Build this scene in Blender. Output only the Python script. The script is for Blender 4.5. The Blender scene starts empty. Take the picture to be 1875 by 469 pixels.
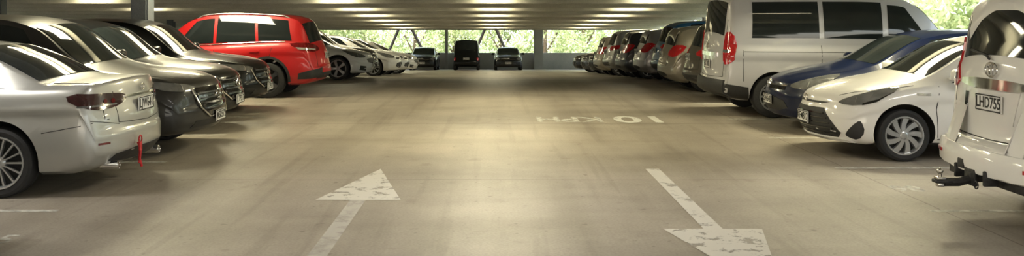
import bpy, bmesh, math, random
from math import sin, cos, pi, radians
from mathutils import Vector, Matrix
from mathutils.bvhtree import BVHTree
random.seed(7)
scene = bpy.context.scene
scene.view_settings.view_transform = 'Standard'
COL = scene.collection

# ------------------------------------------------------------ materials
def new_mat(name):
    m = bpy.data.materials.new(name); m.use_nodes = True
    nt = m.node_tree; return m, nt, nt.nodes['Principled BSDF']

def simple(name, col, rough=.5, metal=0., coat=0., var=.12, scale=8., bump=0., emis=None, estr=0., spec=.5):
    m, nt, b = new_mat(name)
    tc = nt.nodes.new('ShaderNodeTexCoord'); nz = nt.nodes.new('ShaderNodeTexNoise')
    nz.inputs['Scale'].default_value = scale; nz.inputs['Detail'].default_value = 4
    nt.links.new(tc.outputs['Object'], nz.inputs['Vector'])
    r = nt.nodes.new('ShaderNodeValToRGB')
    c = Vector(col[:3]); lo = c*(1-var); hi = c*(1+var)
    r.color_ramp.elements[0].color = (*lo, 1); r.color_ramp.elements[1].color = (*[min(1, v) for v in hi], 1)
    r.color_ramp.elements[0].position = .3; r.color_ramp.elements[1].position = .7
    nt.links.new(nz.outputs['Fac'], r.inputs['Fac']); nt.links.new(r.outputs['Color'], b.inputs['Base Color'])
    b.inputs['Roughness'].default_value = rough; b.inputs['Metallic'].default_value = metal
    b.inputs['Coat Weight'].default_value = coat; b.inputs['Coat Roughness'].default_value = .04
    b.inputs['Specular IOR Level'].default_value = spec
    if bump:
        bp = nt.nodes.new('ShaderNodeBump'); bp.inputs['Strength'].default_value = bump
        nt.links.new(nz.outputs['Fac'], bp.inputs['Height']); nt.links.new(bp.outputs['Normal'], b.inputs['Normal'])
    if emis:
        b.inputs['Emission Color'].default_value = (*emis, 1); b.inputs['Emission Strength'].default_value = estr
    return m

def paint(name, col, metal=.5, rough=.38, coat=.8, spec=.5):
    return simple('paint_'+name, col, rough, metal, coat, .03, 3, spec=spec)

M = {}
M['rubber'] = simple('rubber', (.018, .018, .019), .75, var=.2, scale=30)
M['dark'] = simple('dark_plastic', (.02, .02, .021), .55, var=.15, scale=20)
M['gloss'] = simple('gloss_black', (.008, .008, .009), .12, coat=.5)
M['glass'] = simple('tinted_glass', (.014, .018, .019), .04, var=.2, scale=2, spec=.45)
M['chrome'] = simple('chrome', (.8, .8, .8), .12, 1, var=.03)
M['alloy'] = simple('alloy', (.52, .53, .54), .3, .8, var=.05)
M['darkalloy'] = simple('dark_alloy', (.13, .13, .14), .3, .8, var=.05)
M['red'] = simple('red_lens', (.42, .01, .015), .12, coat=1, var=.25, scale=25, emis=(.5, .01, .01), estr=.05)
M['darkred'] = simple('dark_red_lens', (.13, .004, .006), .08, coat=1, var=.25, scale=25)
M['smoke'] = simple('smoked_lens', (.04, .012, .014), .1, coat=1, var=.4, scale=30)
M['clear'] = simple('clear_lens', (.26, .27, .28), .08, .6, coat=1, var=.25, scale=9)
M['lamp'] = simple('lamp_reflector', (.9, .9, .88), .1, .7, var=.1, scale=30)
M['amber'] = simple('amber_lens', (.8, .3, .03), .2, coat=1)
M['plate'] = simple('plate_white', (.82, .82, .80), .4, var=.03)
M['ink'] = simple('plate_ink', (.015, .015, .018), .5)
M['tagred'] = simple('tag_red', (.5, .015, .02), .6)
M['steel'] = simple('tow_steel', (.04, .04, .042), .5, .6, var=.3, scale=30)
M['brass'] = simple('ball_steel', (.5, .48, .44), .25, 1)

# ------------------------------------------------------------ mesh helpers
def mesh_from(verts, faces, name='m', smooth=True, sharp=35):
    me = bpy.data.meshes.new(name); me.from_pydata([tuple(v) for v in verts], [], faces)
    me.validate(); me.update()
    bm = bmesh.new(); bm.from_mesh(me); bmesh.ops.recalc_face_normals(bm, faces=bm.faces); bm.to_mesh(me); bm.free()
    fin(me, smooth, sharp); return me
def fin(me, smooth=True, sharp=35):
    if smooth:
        me.shade_smooth()
        try: me.set_sharp_from_angle(angle=radians(sharp))
        except Exception: pass
def bm_mesh(bm, name='m', smooth=True, sharp=35):
    me = bpy.data.meshes.new(name); bm.to_mesh(me); bm.free(); fin(me, smooth, sharp); return me
def rbox(dx, dy, dz, bev=.01, seg=2, loc=(0, 0, 0)):
    bm = bmesh.new(); bmesh.ops.create_cube(bm, size=1)
    for v in bm.verts: v.co = Vector((v.co.x*dx, v.co.y*dy, v.co.z*dz))
    if bev > 0: bmesh.ops.bevel(bm, geom=bm.edges[:], offset=bev, segments=seg, affect='EDGES', profile=.5)
    bmesh.ops.translate(bm, vec=Vector(loc), verts=bm.verts)
    return bm_mesh(bm)
def join(meshes):
    vs = []; fs = []
    for me in meshes:
        o = len(vs); vs += [v.co.copy() for v in me.vertices]
        fs += [[i+o for i in p.vertices] for p in me.polygons]
    return mesh_from(vs, fs)
def tf(me, mat):
    me = me.copy(); me.transform(mat); return me
def superell(a, b, c, e=.7, nu=16, nv=10):
    def sp(t, p): return math.copysign(abs(t)**p, t)
    vs = []; fs = []
    for j in range(nv+1):
        ph = -pi/2+pi*j/nv
        for i in range(nu):
            th = 2*pi*i/nu
            vs.append((a*sp(cos(ph), e)*sp(cos(th), e), b*sp(cos(ph), e)*sp(sin(th), e), c*sp(sin(ph), e)))
    for j in range(nv):
        for i in range(nu):
            fs.append((j*nu+i, j*nu+(i+1) % nu, (j+1)*nu+(i+1) % nu, (j+1)*nu+i))
    me = mesh_from(vs, fs, sharp=60)
    bm = bmesh.new(); bm.from_mesh(me); bmesh.ops.remove_doubles(bm, verts=bm.verts, dist=1e-4)
    return bm_mesh(bm, sharp=60)
def pipe(pts, r, n=8, closed=False):
    pts = [Vector(p) for p in pts]; vs = []; fs = []; k = len(pts)
    for i, p in enumerate(pts):
        if closed: t = pts[(i+1) % k]-pts[i-1]
        else: t = pts[min(i+1, k-1)]-pts[max(i-1, 0)]
        t.normalize(); up = Vector((0, 0, 1)) if abs(t.z) < .9 else Vector((1, 0, 0))
        a = t.cross(up).normalized(); b = t.cross(a)
        for j in range(n):
            vs.append(p+a*r*cos(2*pi*j/n)+b*r*sin(2*pi*j/n))
    for i in range(k if closed else k-1):
        for j in range(n):
            i2 = (i+1) % k
            fs.append((i*n+j, i*n+(j+1) % n, i2*n+(j+1) % n, i2*n+j))
    if not closed: fs += [tuple(range(n)), tuple(range((k-1)*n, k*n))]
    return mesh_from(vs, fs)
def ring_yz(a, b, r, cy=0, cz=0, n=28):
    return pipe([(0, cy+a*cos(2*pi*i/n), cz+b*sin(2*pi*i/n)) for i in range(n)], r, 6, True)
def lathe(prof, n=40):           # about Y axis
    vs = []; fs = []; k = len(prof)
    for i in range(n):
        t = 2*pi*i/n
        for (r, y) in prof: vs.append((r*cos(t), y, r*sin(t)))
    for i in range(n):
        for j in range(k-1):
            a = i*k+j; b = ((i+1) % n)*k+j
            fs.append((a, a+1, b+1, b))
    return mesh_from(vs, fs)
TXT = {}
def text_mesh(s, size, ext=.001, bold=.0):
    key = (s, size, ext)
    if key in TXT: return TXT[key]
    cu = bpy.data.curves.new('t', 'FONT'); cu.body = s; cu.size = size; cu.extrude = ext; cu.offset = bold
    cu.align_x = 'CENTER'; cu.align_y = 'CENTER'
    ob = bpy.data.objects.new('t', cu); COL.objects.link(ob)
    dg = bpy.context.evaluated_depsgraph_get(); dg.update()
    me = bpy.data.meshes.new_from_object(ob.evaluated_get(dg)); me.materials.clear()
    bpy.data.objects.remove(ob); TXT[key] = me; return me

def pchip(keys):
    xs = [k[0] for k in keys]; ys = [k[1] for k in keys]; n = len(xs)
    h = [xs[i+1]-xs[i] for i in range(n-1)]; d = [(ys[i+1]-ys[i])/h[i] for i in range(n-1)]
    m = [0]*n; m[0] = d[0]; m[-1] = d[-1]
    for i in range(1, n-1):
        if d[i-1]*d[i] <= 0: m[i] = 0
        else:
            w1 = 2*h[i]+h[i-1]; w2 = h[i]+2*h[i-1]
            m[i] = (w1+w2)/(w1/d[i-1]+w2/d[i])
    def f(x):
        if x <= xs[0]: return ys[0]
        if x >= xs[-1]: return ys[-1]
        i = 0
        while x > xs[i+1]: i += 1
        t = (x-xs[i])/h[i]
        return ((1+2*t)*(1-t)**2*ys[i]+t*(1-t)**2*h[i]*m[i]+t*t*(3-2*t)*ys[i+1]+t*t*(t-1)*h[i]*m[i+1])
    return f

# ------------------------------------------------------------ car kind
class Kind:
    def __init__(s, L, W, axles, r, zt, zs, zb, w, wr, shift, cr=.045, arch=.05, wb=.925):
        s.L = L; s.hw = W/2; s.ax = axles; s.r = r
        s.fzt = pchip(zt); s.fzs = pchip(zs); s.fzb = pchip(zb); s.fw = pchip(w); s.fwr = pchip(wr); s.fsh = pchip(shift)
        s.cr = cr; s.wb = wb; s.arch = r+arch
        s.keys = sorted(set([round(k[0], 3) for k in zt+zs+zb+w]))
        s.parts = []; s.build()
    def P(s, x, y, z):
        return Vector((s.L/2-(x+s.fsh(x)*(abs(y)/s.hw)**2), y, z))
    def dims(s, x):
        w = s.fw(x)*s.hw; zb = s.fzb(x); zs = s.fzs(x); zt = max(s.fzt(x), zs+.02)
        zre = max(zt-s.cr, zs+.008); return w, zb, zs, zt, zre, s.fwr(x)*w
    def side(s, x, t, sg=1):
        w, zb, zs, zt, zre, wr = s.dims(x)
        hgt = zre-zs
        y = s.wb*w+(wr-s.wb*w)*t+.05*hgt*sin(pi*t)
        return s.P(x, sg*y, zs+hgt*t)
    def roof(s, x, v):
        w, zb, zs, zt, zre, wr = s.dims(x)
        return s.P(x, v*wr, zre+(zt-zre)*(1-abs(v)**2.2))
    def half(s, x):
        w, zb, zs, zt, zre, wr = s.dims(x); h = zs-zb
        p = [(0, zb), (.45*w, zb), (.82*w, zb), (.93*w, zb+.05*h), (.972*w, zb+.12*h)]
        for t, f in ((.22, .988), (.33, .998), (.46, 1.), (.58, .994), (.67, .984), (.72, .986), (.76, .997), (.82, .994), (.9, .978), (.96, .955)):
            p.append((w*f, zb+h*t))
        hg = zre-zs
        for t in (0, .1, .3, .5, .75, .93, 1):
            p.append((s.wb*w+(wr-s.wb*w)*t+.05*hg*sin(pi*t), zs+hg*t))
        for v in (.96, .88, .72, .5, .25, 0):
            p.append((v*wr, zre+(zt-zre)*(1-abs(v)**2.2)))
        return p
    def build(s):
        L = s.L
        xs = set(s.keys)
        n = int(L/.09)
        for i in range(n+1): xs.add(round(L*i/n, 3))
        for e in (.008, .02, .04, .07, .11, .16): xs.add(e); xs.add(round(L-e, 3))
        xs = sorted(x for x in xs if 0 <= x <= L)
        out = [xs[0]]
        for x in xs[1:]:
            if x-out[-1] > .006: out.append(x)
        xs = out; xs[-1] = L
        rings = []
        def ring(x, sc=1., dx=0.):
            hp = s.half(x); zc = (hp[0][1]+hp[-1][1])/2
            pts = [(y*sc, zc+(z-zc)*sc) for y, z in hp]
            r = [s.P(x, y, z) for y, z in pts]+[s.P(x, -y, z) for y, z in reversed(pts[1:-1])]
            for q in r: q.x += dx
            return r
        for sc, dx in ((.12, .03), (.4, .028), (.7, .022), (.9, .012)): rings.append(ring(0, sc, dx))
        for x in xs: rings.append(ring(x))
        for sc, dx in ((.9, -.012), (.7, -.022), (.4, -.028), (.12, -.03)): rings.append(ring(L, sc, dx))
        k = len(rings[0]); vs = [v for r in rings for v in r]; fs = []
        for i in range(len(rings)-1):
            for j in range(k):
                fs.append((i*k+j, i*k+(j+1) % k, (i+1)*k+(j+1) % k, (i+1)*k+j))
        fs.append(tuple(range(k))); fs.append(tuple(range((len(rings)-1)*k, len(rings)*k)))
        me = mesh_from(vs, fs)
        s.bvh = BVHTree.FromPolygons([v.co.copy() for v in me.vertices], [list(p.vertices) for p in me.polygons])
        ob = bpy.data.objects.new('b', me); COL.objects.link(ob); tmp = [ob]
        for a in s.ax:
            bm = bmesh.new()
            bmesh.ops.create_cone(bm, cap_ends=True, segments=48, radius1=s.arch, radius2=s.arch, depth=s.hw*2+.6)
            bmesh.ops.rotate(bm, verts=bm.verts, cent=(0, 0, 0), matrix=Matrix.Rotation(pi/2, 3, 'X'))
            bmesh.ops.translate(bm, verts=bm.verts, vec=(L/2-a, 0, s.r+.015))
            c = bpy.data.objects.new('c', bm_mesh(bm, smooth=False)); COL.objects.link(c); tmp.append(c)
            md = ob.modifiers.new('x', 'BOOLEAN'); md.operation = 'DIFFERENCE'; md.object = c; md.solver = 'EXACT'
        dg = bpy.context.evaluated_depsgraph_get(); dg.update()
        b = bpy.data.meshes.new_from_object(ob.evaluated_get(dg))
        for o in tmp: bpy.data.objects.remove(o)
        b.materials.clear(); b.materials.append(M['dark']); b.materials.append(M['dark'])
        for p in b.polygons:
            p.material_index = 0
            for a in s.ax:
                dd = math.hypot(p.center.x-(L/2-a), p.center.z-(s.r+.015))
                if abs(dd-s.arch) < .012 and abs(p.normal.y) < .35: p.material_index = 1
            if p.center.z < s.fzb(L/2)+.015 and p.normal.z < -.7: p.material_index = 1
        fin(b, True, 32)
        s.add('body', b, 'paint')
    def add(s, name, me, mat, parent=None, mx=None, label=None):
        if not me.materials: me.materials.append(M['dark'])
        s.parts.append(dict(name=name, me=me, mat=mat, parent=parent, mx=mx or Matrix(), label=label))
        return len(s.parts)-1
    # parametric glass
    def grid(s, fn, nu, nv, off=.006, skirt=.015):
        vs = []; e = 1e-3
        base = []
        for i in range(nu+1):
            for j in range(nv+1):
                u = i/nu; v = j/nv; p = fn(u, v)
                du = fn(min(u+e, 1), v)-fn(max(u-e, 0), v); dv = fn(u, min(v+e, 1))-fn(u, max(v-e, 0))
                n = du.cross(dv)
                if n.length < 1e-12: n = Vector((0, 0, 1))
                n.normalize()
                if n.dot(p-Vector((0, 0, .7))) < 0: n = -n
                vs.append(p+n*off); base.append(p-n*skirt)
        W = nv+1; fs = []
        for i in range(nu):
            for j in range(nv): fs.append((i*W+j, (i+1)*W+j, (i+1)*W+j+1, i*W+j+1))
        bd = [i*W for i in range(nu+1)]+[nu*W+j for j in range(1, nv+1)]+[i*W+nv for i in range(nu-1, -1, -1)]+[j for j in range(nv-1, 0, -1)]
        o = len(vs); vs += [base[i] for i in bd]; nb = len(bd)
        for q in range(nb): fs.append((bd[q], bd[(q+1) % nb], o+(q+1) % nb, o+q))
        return mesh_from(vs, fs, sharp=40)
    def sidewin(s, x0b, x0t, x1b, x1t, name='side_window', mat='glass', t0=.1, t1=.9, off=.006):
        for sg in (1, -1):
            def fn(u, v):
                xa = x0b+(x0t-x0b)*v; xb = x1b+(x1t-x1b)*v
                return s.side(xa+(xb-xa)*u, t0+(t1-t0)*v, sg)
            s.add(name, s.grid(fn, 12, 6, off), mat)
    def topwin(s, x0, x1, v=.93, name='windshield', mat='glass', off=.006, nx=12):
        s.add(name, s.grid(lambda a, b: s.roof(x0+(x1-x0)*a, v*(2*b-1)), nx, 14, off), mat)
    # projected patches
    def pm(s, pts, az=0, el=0, off=.006, cell=.06, smooth=0, sg=1, skirt=.015, n_off=True):
        a = radians(az); e = radians(el)
        N = Vector((cos(a)*cos(e), sg*sin(a)*cos(e), sin(e)))
        U = Vector((1, 0, 0)) if el > 80 else N.cross(Vector((0, 0, 1))).normalized()
        V = U.cross(N)
        q = [Vector((s.L/2-p[0], sg*p[1], p[2])) for p in pts]
        q = [(p.dot(U), p.dot(V)) for p in q]
        for _ in range(smooth):
            r = []
            for i in range(len(q)):
                A = q[i]; B = q[(i+1) % len(q)]
                r.append((A[0]*.75+B[0]*.25, A[1]*.75+B[1]*.25)); r.append((A[0]*.25+B[0]*.75, A[1]*.25+B[1]*.75))
            q = r
        bm = bmesh.new(); vv = [bm.verts.new((u, v, 0)) for u, v in q]; bm.faces.new(vv)
        for ax in (0, 1):
            lo = min(c[ax] for c in q); hi = max(c[ax] for c in q); n = int((hi-lo)/cell)
            for i in range(1, n+1):
                co = Vector((0, 0, 0)); co[ax] = lo+(hi-lo)*i/(n+1)
                no = Vector((0, 0, 0)); no[ax] = 1
                bmesh.ops.bisect_plane(bm, geom=bm.verts[:]+bm.edges[:]+bm.faces[:], plane_co=co, plane_no=no, dist=1e-5)
        bedges = [ed for ed in bm.edges if ed.is_boundary]
        cop = {}
        for v in bm.verts:
            o = U*v.co.x+V*v.co.y+N*4
            hit, nn, _, _ = s.bvh.ray_cast(o, -N)
            if hit is None:
                hit, nn, _, _ = s.bvh.find_nearest(U*v.co.x+V*v.co.y+N*(s.L/2 if abs(cos(a)) > .7 and el < 45 else s.hw))
            if nn.dot(N) < 0: nn = -nn
            cop[v] = hit+(nn if n_off else N)*off
        inner = {}
        for ed in bedges:
            for v in ed.verts:
                if v not in inner: inner[v] = None
        for v in list(inner): inner[v] = (cop[v]-N*(off+skirt))
        for v in cop: v.co = cop[v]
        nv = {v: bm.verts.new(c) for v, c in inner.items()}
        for ed in bedges:
            A, B = ed.verts
            try: bm.faces.new((A, B, nv[B], nv[A]))
            except Exception: pass
        bmesh.ops.recalc_face_normals(bm, faces=bm.faces)
        return bm_mesh(bm, sharp=40)
    def patch(s, name, pts, mat, az=0, el=0, both=False, label=None, parent=None, **k):
        r = []
        for sg in ((1, -1) if both else (1,)):
            r.append(s.add(name, s.pm(pts, az, el, sg=sg, **k), mat, parent=parent, label=label))
        return r
    def strip(s, pts, width, az, el=0, sg=1, off=.003, closed=False):
        ms = []; m = len(pts)
        for i in range(m if closed else m-1):
            A = Vector(pts[i]); B = Vector(pts[(i+1) % m]); d = (B-A)
            a = radians(az)
            if el > 80: side = Vector((0, 0, 1)).cross(d)
            elif abs(cos(a)) > .7: side = Vector((1, 0, 0)).cross(Vector((0, d.y, d.z)))
            else: side = Vector((0, 1, 0)).cross(Vector((d.x, 0, d.z)))
            if side.length < 1e-6: continue
            side = side.normalized()*width/2; ex = d.normalized()*width*.4
            ms.append(s.pm([A-side-ex, A+side-ex, B+side+ex, B-side+ex], az, el, sg=sg, off=off, cell=.09, skirt=.01))
        return ms
    def seams(s, lines, width=.009, mat='dark', name='panel_gap'):
        for az, el, both, pts in lines:
            for sg in ((1, -1) if both else (1,)):
                s.add(name, join(s.strip(pts, width, az, el, sg, .0025)), mat)
    def archtrim(s, wdt=.06, mat='dark'):
        for a in s.ax:
            for sg in (1, -1):
                n = 22; ms = []
                a0 = -12; a1 = 192
                pts = [(a-s.arch*cos(radians(t)), 0, s.r+.015+s.arch*sin(radians(t))) for t in [a0+(a1-a0)*i/n for i in range(n+1)]]
                pts += [(a-(s.arch+wdt)*cos(radians(t)), 0, s.r+.015+(s.arch+wdt)*sin(radians(t))) for t in [a1-(a1-a0)*i/n for i in range(n+1)]]
                s.add('wheel_arch_trim', s.pm(pts, 90, sg=sg, off=.012, cell=.12), mat)
    def wheels(s, style, mat='alloy', wid=.21, rimr=None):
        rimr = rimr or s.r-.105
        t, rim = wheel_meshes(s.r, wid, rimr, style)
        for a in s.ax:
            for sg in (1, -1):
                mx = Matrix.Translation((s.L/2-a, sg*(s.hw*s.fw(a)-wid/2-.012), s.r))
                if sg < 0: mx = mx @ Matrix.Rotation(pi, 4, 'Z')
                i = s.add('wheel', t, 'rubber', mx=mx)
                s.add('rim', rim, mat, parent=i)
    def mirrors(s, x, z, mat='paint'):
        y = s.hw+.065
        for sg in (1, -1):
            m1 = tf(superell(.075, .105, .075, .75), Matrix.Translation((s.L/2-x, sg*y, z)))
            m2 = tf(rbox(.06, .16, .03, .008), Matrix.Translation((s.L/2-x, sg*(y-.1), z-.055)))
            i = s.add('side_mirror', join([m1, m2]), mat)
            s.add('mirror_glass', tf(superell(.01, .09, .058, .7), Matrix.Translation((s.L/2-x-.072, sg*y, z))), 'glass', parent=i)
    def handles(s, xs, z, mat='paint'):
        for x in xs:
            s.patch('door_handle', [(x-.1, 0, z-.017), (x+.1, 0, z-.017), (x+.1, 0, z+.017), (x-.1, 0, z+.017)], mat, 90, both=True, off=.022, smooth=1, skirt=.03)
    def plate(s, z, front, txt, y=0, tilt=0):
        sgn = 1 if front else -1
        hit, nn, _, _ = s.bvh.ray_cast(Vector((sgn*5, y, z)), Vector((-sgn, 0, 0)))
        mx = Matrix.Translation(hit+Vector((sgn*.014, 0, 0))) @ Matrix.Rotation(radians(tilt)*-sgn, 4, 'Y')
        i = s.add('license_plate', tf(rbox(.012, .375, .14, .004), Matrix()), 'plate', mx=mx)
        t = text_mesh(txt, .125, .0012, .002)
        rot = Matrix(((0, 0, sgn, 0), (sgn, 0, 0, 0), (0, 1, 0, 0), (0, 0, 0, 1)))
        tm = tf(t, Matrix.Translation((sgn*.0075, 0, 0)) @ rot @ Matrix.Diagonal((.84, 1.0, 1, 1)))
        s.add('lettering', tm, 'ink', parent=i)
        fr = [(sgn*.007, a, b) for a, b in ((-.18, -.062), (.18, -.062), (.18, .062), (-.18, .062))]
        s.add('plate_frame', pipe(fr, .006, 6, True), 'dark', parent=i)
    def emblem(s, z, front, kind, sz=.07, y=0, mat='chrome'):
        sgn = 1 if front else -1
        hit, nn, _, _ = s.bvh.ray_cast(Vector((sgn*5, y, z)), Vector((-sgn, 0, 0)))
        a = sz
        if kind == 'oval3': ms = [ring_yz(a, a*.68, a*.09), ring_yz(a*.3, a*.62, a*.08), ring_yz(a*.62, a*.26, a*.08, 0, a*.36)]
        elif kind == 'wing': ms = [ring_yz(a, a*.8, a*.08), pipe([(0, -a*.95, a*.25), (0, -a*.45, a*.2), (0, 0, -a*.3), (0, a*.45, a*.2), (0, a*.95, a*.25)], a*.1)]
        elif kind == 'star': ms = [ring_yz(a, a, a*.07)]+[pipe([(0, 0, 0), (0, a*sin(t), a*cos(t))], a*.07) for t in (0, 2*pi/3, -2*pi/3)]
        elif kind == 'h': ms = [ring_yz(a, a*.6, a*.09), pipe([(0, -a*.45, -a*.4), (0, -a*.3, a*.4)], a*.09), pipe([(0, a*.3, -a*.4), (0, a*.45, a*.4)], a*.09), pipe([(0, -a*.35, 0), (0, a*.35, 0)], a*.08)]
        elif kind == 'dia':
            ms = []
            for t in (0, 2*pi/3, -2*pi/3):
                c = [(0, 0, 0), (0, .3*a, .5*a), (0, 0, a), (0, -.3*a, .5*a)]
                vs = [Vector(p) for p in c]+[Vector(p)+Vector((.01, 0, 0)) for p in c]
                R = Matrix.Rotation(t, 3, 'X'); vs = [R @ v for v in vs]
                ms.append(mesh_from(vs, [(0, 1, 2, 3), (4, 5, 6, 7), (0, 1, 5, 4), (1, 2, 6, 5), (2, 3, 7, 6), (3, 0, 4, 7)]))
        else: ms = [ring_yz(a, a*.8, a*.1)]
        s.add('emblem', join(ms), mat, mx=Matrix.Translation(hit+Vector((sgn*.02, 0, 0))))

WM = {}
def wheel_meshes(r, wid, ri, style):
    key = (r, wid, ri, style)
    if key in WM: return WM[key]
    h = wid/2
    t = lathe([(ri, -h+.02), (r-.035, -h), (r-.01, -h+.014), (r, -h+.04), (r, h-.04), (r-.01, h-.014), (r-.035, h), (ri+.015, h-.004), (ri, h-.02), (ri-.005, h-.07), (.03, h-.085), (.03, -h+.03), (ri, -h+.02)])
    n, w0, w1, tw, dish = {'ten': (10, .028, .034, 0, .0), 'five': (5, .06, .10, 0, .01), 'twist': (9, .05, .085, .34, .0), 'multi': (14, .016, .022, 0, .0), 'six': (6, .05, .09, 0, .01), 'hub': (8, .07, .12, 0, .0)}[style]
    ms = [lathe([(ri+.012, h-.012), (ri+.008, h-.002), (ri-.006, h-.002), (ri-.016, h-.02), (ri-.02, h-.06), (ri+.0, h-.06), (ri+.012, h-.012)]),
          lathe([(.001, h-.012), (.035, h-.012), (.05, h-.02), (.062, h-.035), (.062, h-.07), (.001, h-.07)], 24)]
    for k in range(n):
        a0 = 2*pi*k/n
        vs = []
        R0 = .045; R1 = ri-.008
        for q in range(5):
            f = q/4; R = R0+(R1-R0)*f; ww = (w0+(w1-w0)*f)/2; an = a0+tw*f
            yo = h-.018+dish*sin(pi*f)-.006*f; yi = yo-.03
            c = Vector((R*cos(an), 0, R*sin(an))); tn = Vector((-sin(an), 0, cos(an)))
            vs += [c+tn*ww+Vector((0, yi, 0)), c+tn*ww*.8+Vector((0, yo, 0)), c-tn*ww*.8+Vector((0, yo, 0)), c-tn*ww+Vector((0, yi, 0))]
        fs = []
        for q in range(4):
            for j in range(4): fs.append((q*4+j, q*4+(j+1) % 4, (q+1)*4+(j+1) % 4, (q+1)*4+j))
        fs += [(0, 1, 2, 3), (16, 17, 18, 19)]
        ms.append(mesh_from(vs, fs))
    rim = join(ms)
    WM[key] = (t, rim); return WM[key]

# ------------------------------------------------------------ kinds
def sx(keys, f, g=1.0, z0=0): return [(k[0]*f, z0+(k[1]-z0)*g) for k in keys]
W_STD = lambda L: [(0, .86), (.04, .92), (.15, .96), (.6, 1), (L-.7, 1), (L-.25, .975), (L-.06, .94), (L, .88)]

def kind_sedan():
    L = 4.75
    k = Kind(L, 1.80, (.86, 3.71), .325,
        [(0, .58), (.03, .66), (.12, .73), (.5, .83), (1.1, .93), (1.3, .97), (2.05, 1.33), (2.45, 1.42), (2.9, 1.435), (3.3, 1.40), (3.6, 1.30), (4.12, 1.085), (4.2, 1.07), (4.55, 1.075), (4.64, 1.07), (4.665, 1.03), (4.70, .86), (4.735, .74), (4.75, .62)],
        [(0, .5), (.05, .6), (.3, .7), (1.1, .86), (2.4, .93), (3.8, .985), (4.4, .99), (4.63, .97), (4.68, .88), (4.72, .72), (4.75, .57)],
        [(0, .32), (.05, .24), (.3, .19), (4.4, .2), (4.65, .26), (4.75, .36)],
        W_STD(L), [(0, .8), (.9, .8), (1.3, .78), (2.1, .70), (3.2, .69), (3.9, .74), (4.25, .84), (4.75, .86)],
        [(0, .28), (.5, .2), (1.3, .22), (2.0, .12), (2.6, 0), (3.3, -.05), (4.0, -.14), (4.75, -.24)])
    k.topwin(1.36, 2.02, .94); k.topwin(3.36, 4.06, .93, 'rear_window')
    k.sidewin(1.6, 2.1, 2.62, 2.62); k.sidewin(2.70, 2.70, 3.45, 3.35); k.sidewin(3.50, 3.40, 3.85, 3.5)
    k.patch('headlight', [(.1, .50, .62), (.1, .52, .70), (.5, .88, .80), (.62, .88, .76), (.3, .88, .62)], 'clear', 40, both=True, smooth=1)
    k.patch('grille', [(0, -.42, .42), (0, .42, .42), (0, .48, .62), (0, -.48, .62)], 'gloss', 0, smooth=1)
    # tail
    T = k.patch('tail_lamp', [(4.36, .88, .955), (4.68, .74, .945), (4.72, .40, .93), (4.72, .38, .86), (4.72, .60, .80), (4.60, .80, .79), (4.38, .88, .86)], 'smoke', 138, both=True, smooth=1, off=.01, cell=.045)
    for sg, i in zip((1, -1), T):
        for j, y in enumerate((.60, .72)):
            k.add('tail_lamp_element', k.pm([(4.7, y+.03*cos(a*pi/5), .868+.022*sin(a*pi/5)) for a in range(10)], 140, sg=sg, off=.014), 'darkred', parent=i)
        k.add('tail_lamp_strip', k.pm([(4.45, .87, .825), (4.72, .56, .825), (4.72, .56, .84), (4.45, .87, .84)], 140, sg=sg, off=.014), 'clear', parent=i)
    k.patch('chrome_garnish', [(4.72, -.37, .885), (4.72, .37, .885), (4.72, .37, .905), (4.72, -.37, .905)], 'chrome', 180, off=.016)
    k.plate(.80, False, 'LJW641')
    k.emblem(.965, False, 'oval3', .045)
    k.patch('rear_diffuser', [(4.74, -.6, .27), (4.74, .6, .27), (4.74, .52, .40), (4.74, -.52, .40)], 'dark', 180, smooth=1)
    k.patch('reflector', [(4.7, .66, .47), (4.7, .8, .47), (4.7, .8, .49), (4.7, .66, .49)], 'darkred', 160, both=True)
    for sg in (1, -1):
        k.add('exhaust_tip', tf(lathe([(.036, -.08), (.042, -.08), (.042, .08), (.036, .085), (.03, .06), (.03, -.08)], 20), Matrix.Translation((-L/2+.16, sg*.52, .25)) @ Matrix.Rotation(pi/2, 4, 'Z')), 'chrome')
    k.seams([(90, 0, True, [(1.38, 0, .30), (1.36, 0, .6), (1.42, 0, .90)]), (90, 0, True, [(2.66, 0, .27), (2.66, 0, .93)]), (90, 0, True, [(3.28, 0, .30), (3.36, 0, .5), (3.62, 0, .72), (3.68, 0, .96)]), (90, 0, True, [(1.38, 0, .28), (3.28, 0, .28)]),
             (180, 0, True, [(4.7, .50, .95), (4.7, .50, .66), (4.7, 0, .64)]), (90, 0, True, [(4.12, 0, .60), (4.45, 0, .66), (4.62, 0, .70)]), (180, 0, True, [(4.7, .8, .70), (4.7, .5, .645)]), (90, 90, True, [(4.1, .62, 1), (4.6, .66, 1)])], .007)
    k.handles((2.5, 3.45), .86); k.mirrors(1.72, 1.0)
    k.wheels('multi', wid=.22, rimr=.235)
    return k

HZT = [(0, .60), (.03, .70), (.12, .77), (.45, .87), (.85, .95), (1.0, .99), (1.8, 1.37), (2.2, 1.435), (2.6, 1.445), (3.3, 1.41), (3.66, 1.35), (3.74, 1.29), (3.86, 1.01), (3.91, .9), (3.96, .8), (4.0, .62)]
HZS = [(0, .54), (.05, .63), (.3, .73), (1.0, .87), (2.5, .92), (3.5, .98), (3.83, .96), (3.9, .85), (4.0, .57)]
HZB = [(0, .3), (.05, .22), (.3, .18), (3.7, .2), (3.9, .27), (4, .36)]
HWR = [(0, .8), (.8, .8), (1.0, .78), (1.8, .71), (3.2, .68), (3.75, .72), (4.0, .8)]
HSH = [(0, .36), (.5, .25), (1.0, .24), (1.8, .12), (2.4, 0), (3.3, -.05), (4.0, -.18)]

def hatch_base(L, W, H, r, ax):
    f = L/4.0; g = H/1.445
    return Kind(L, W, ax, r, sx(HZT, f, g), sx(HZS, f, g), sx(HZB, f, 1), W_STD(L), sx(HWR, f), sx(HSH, f))

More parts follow.
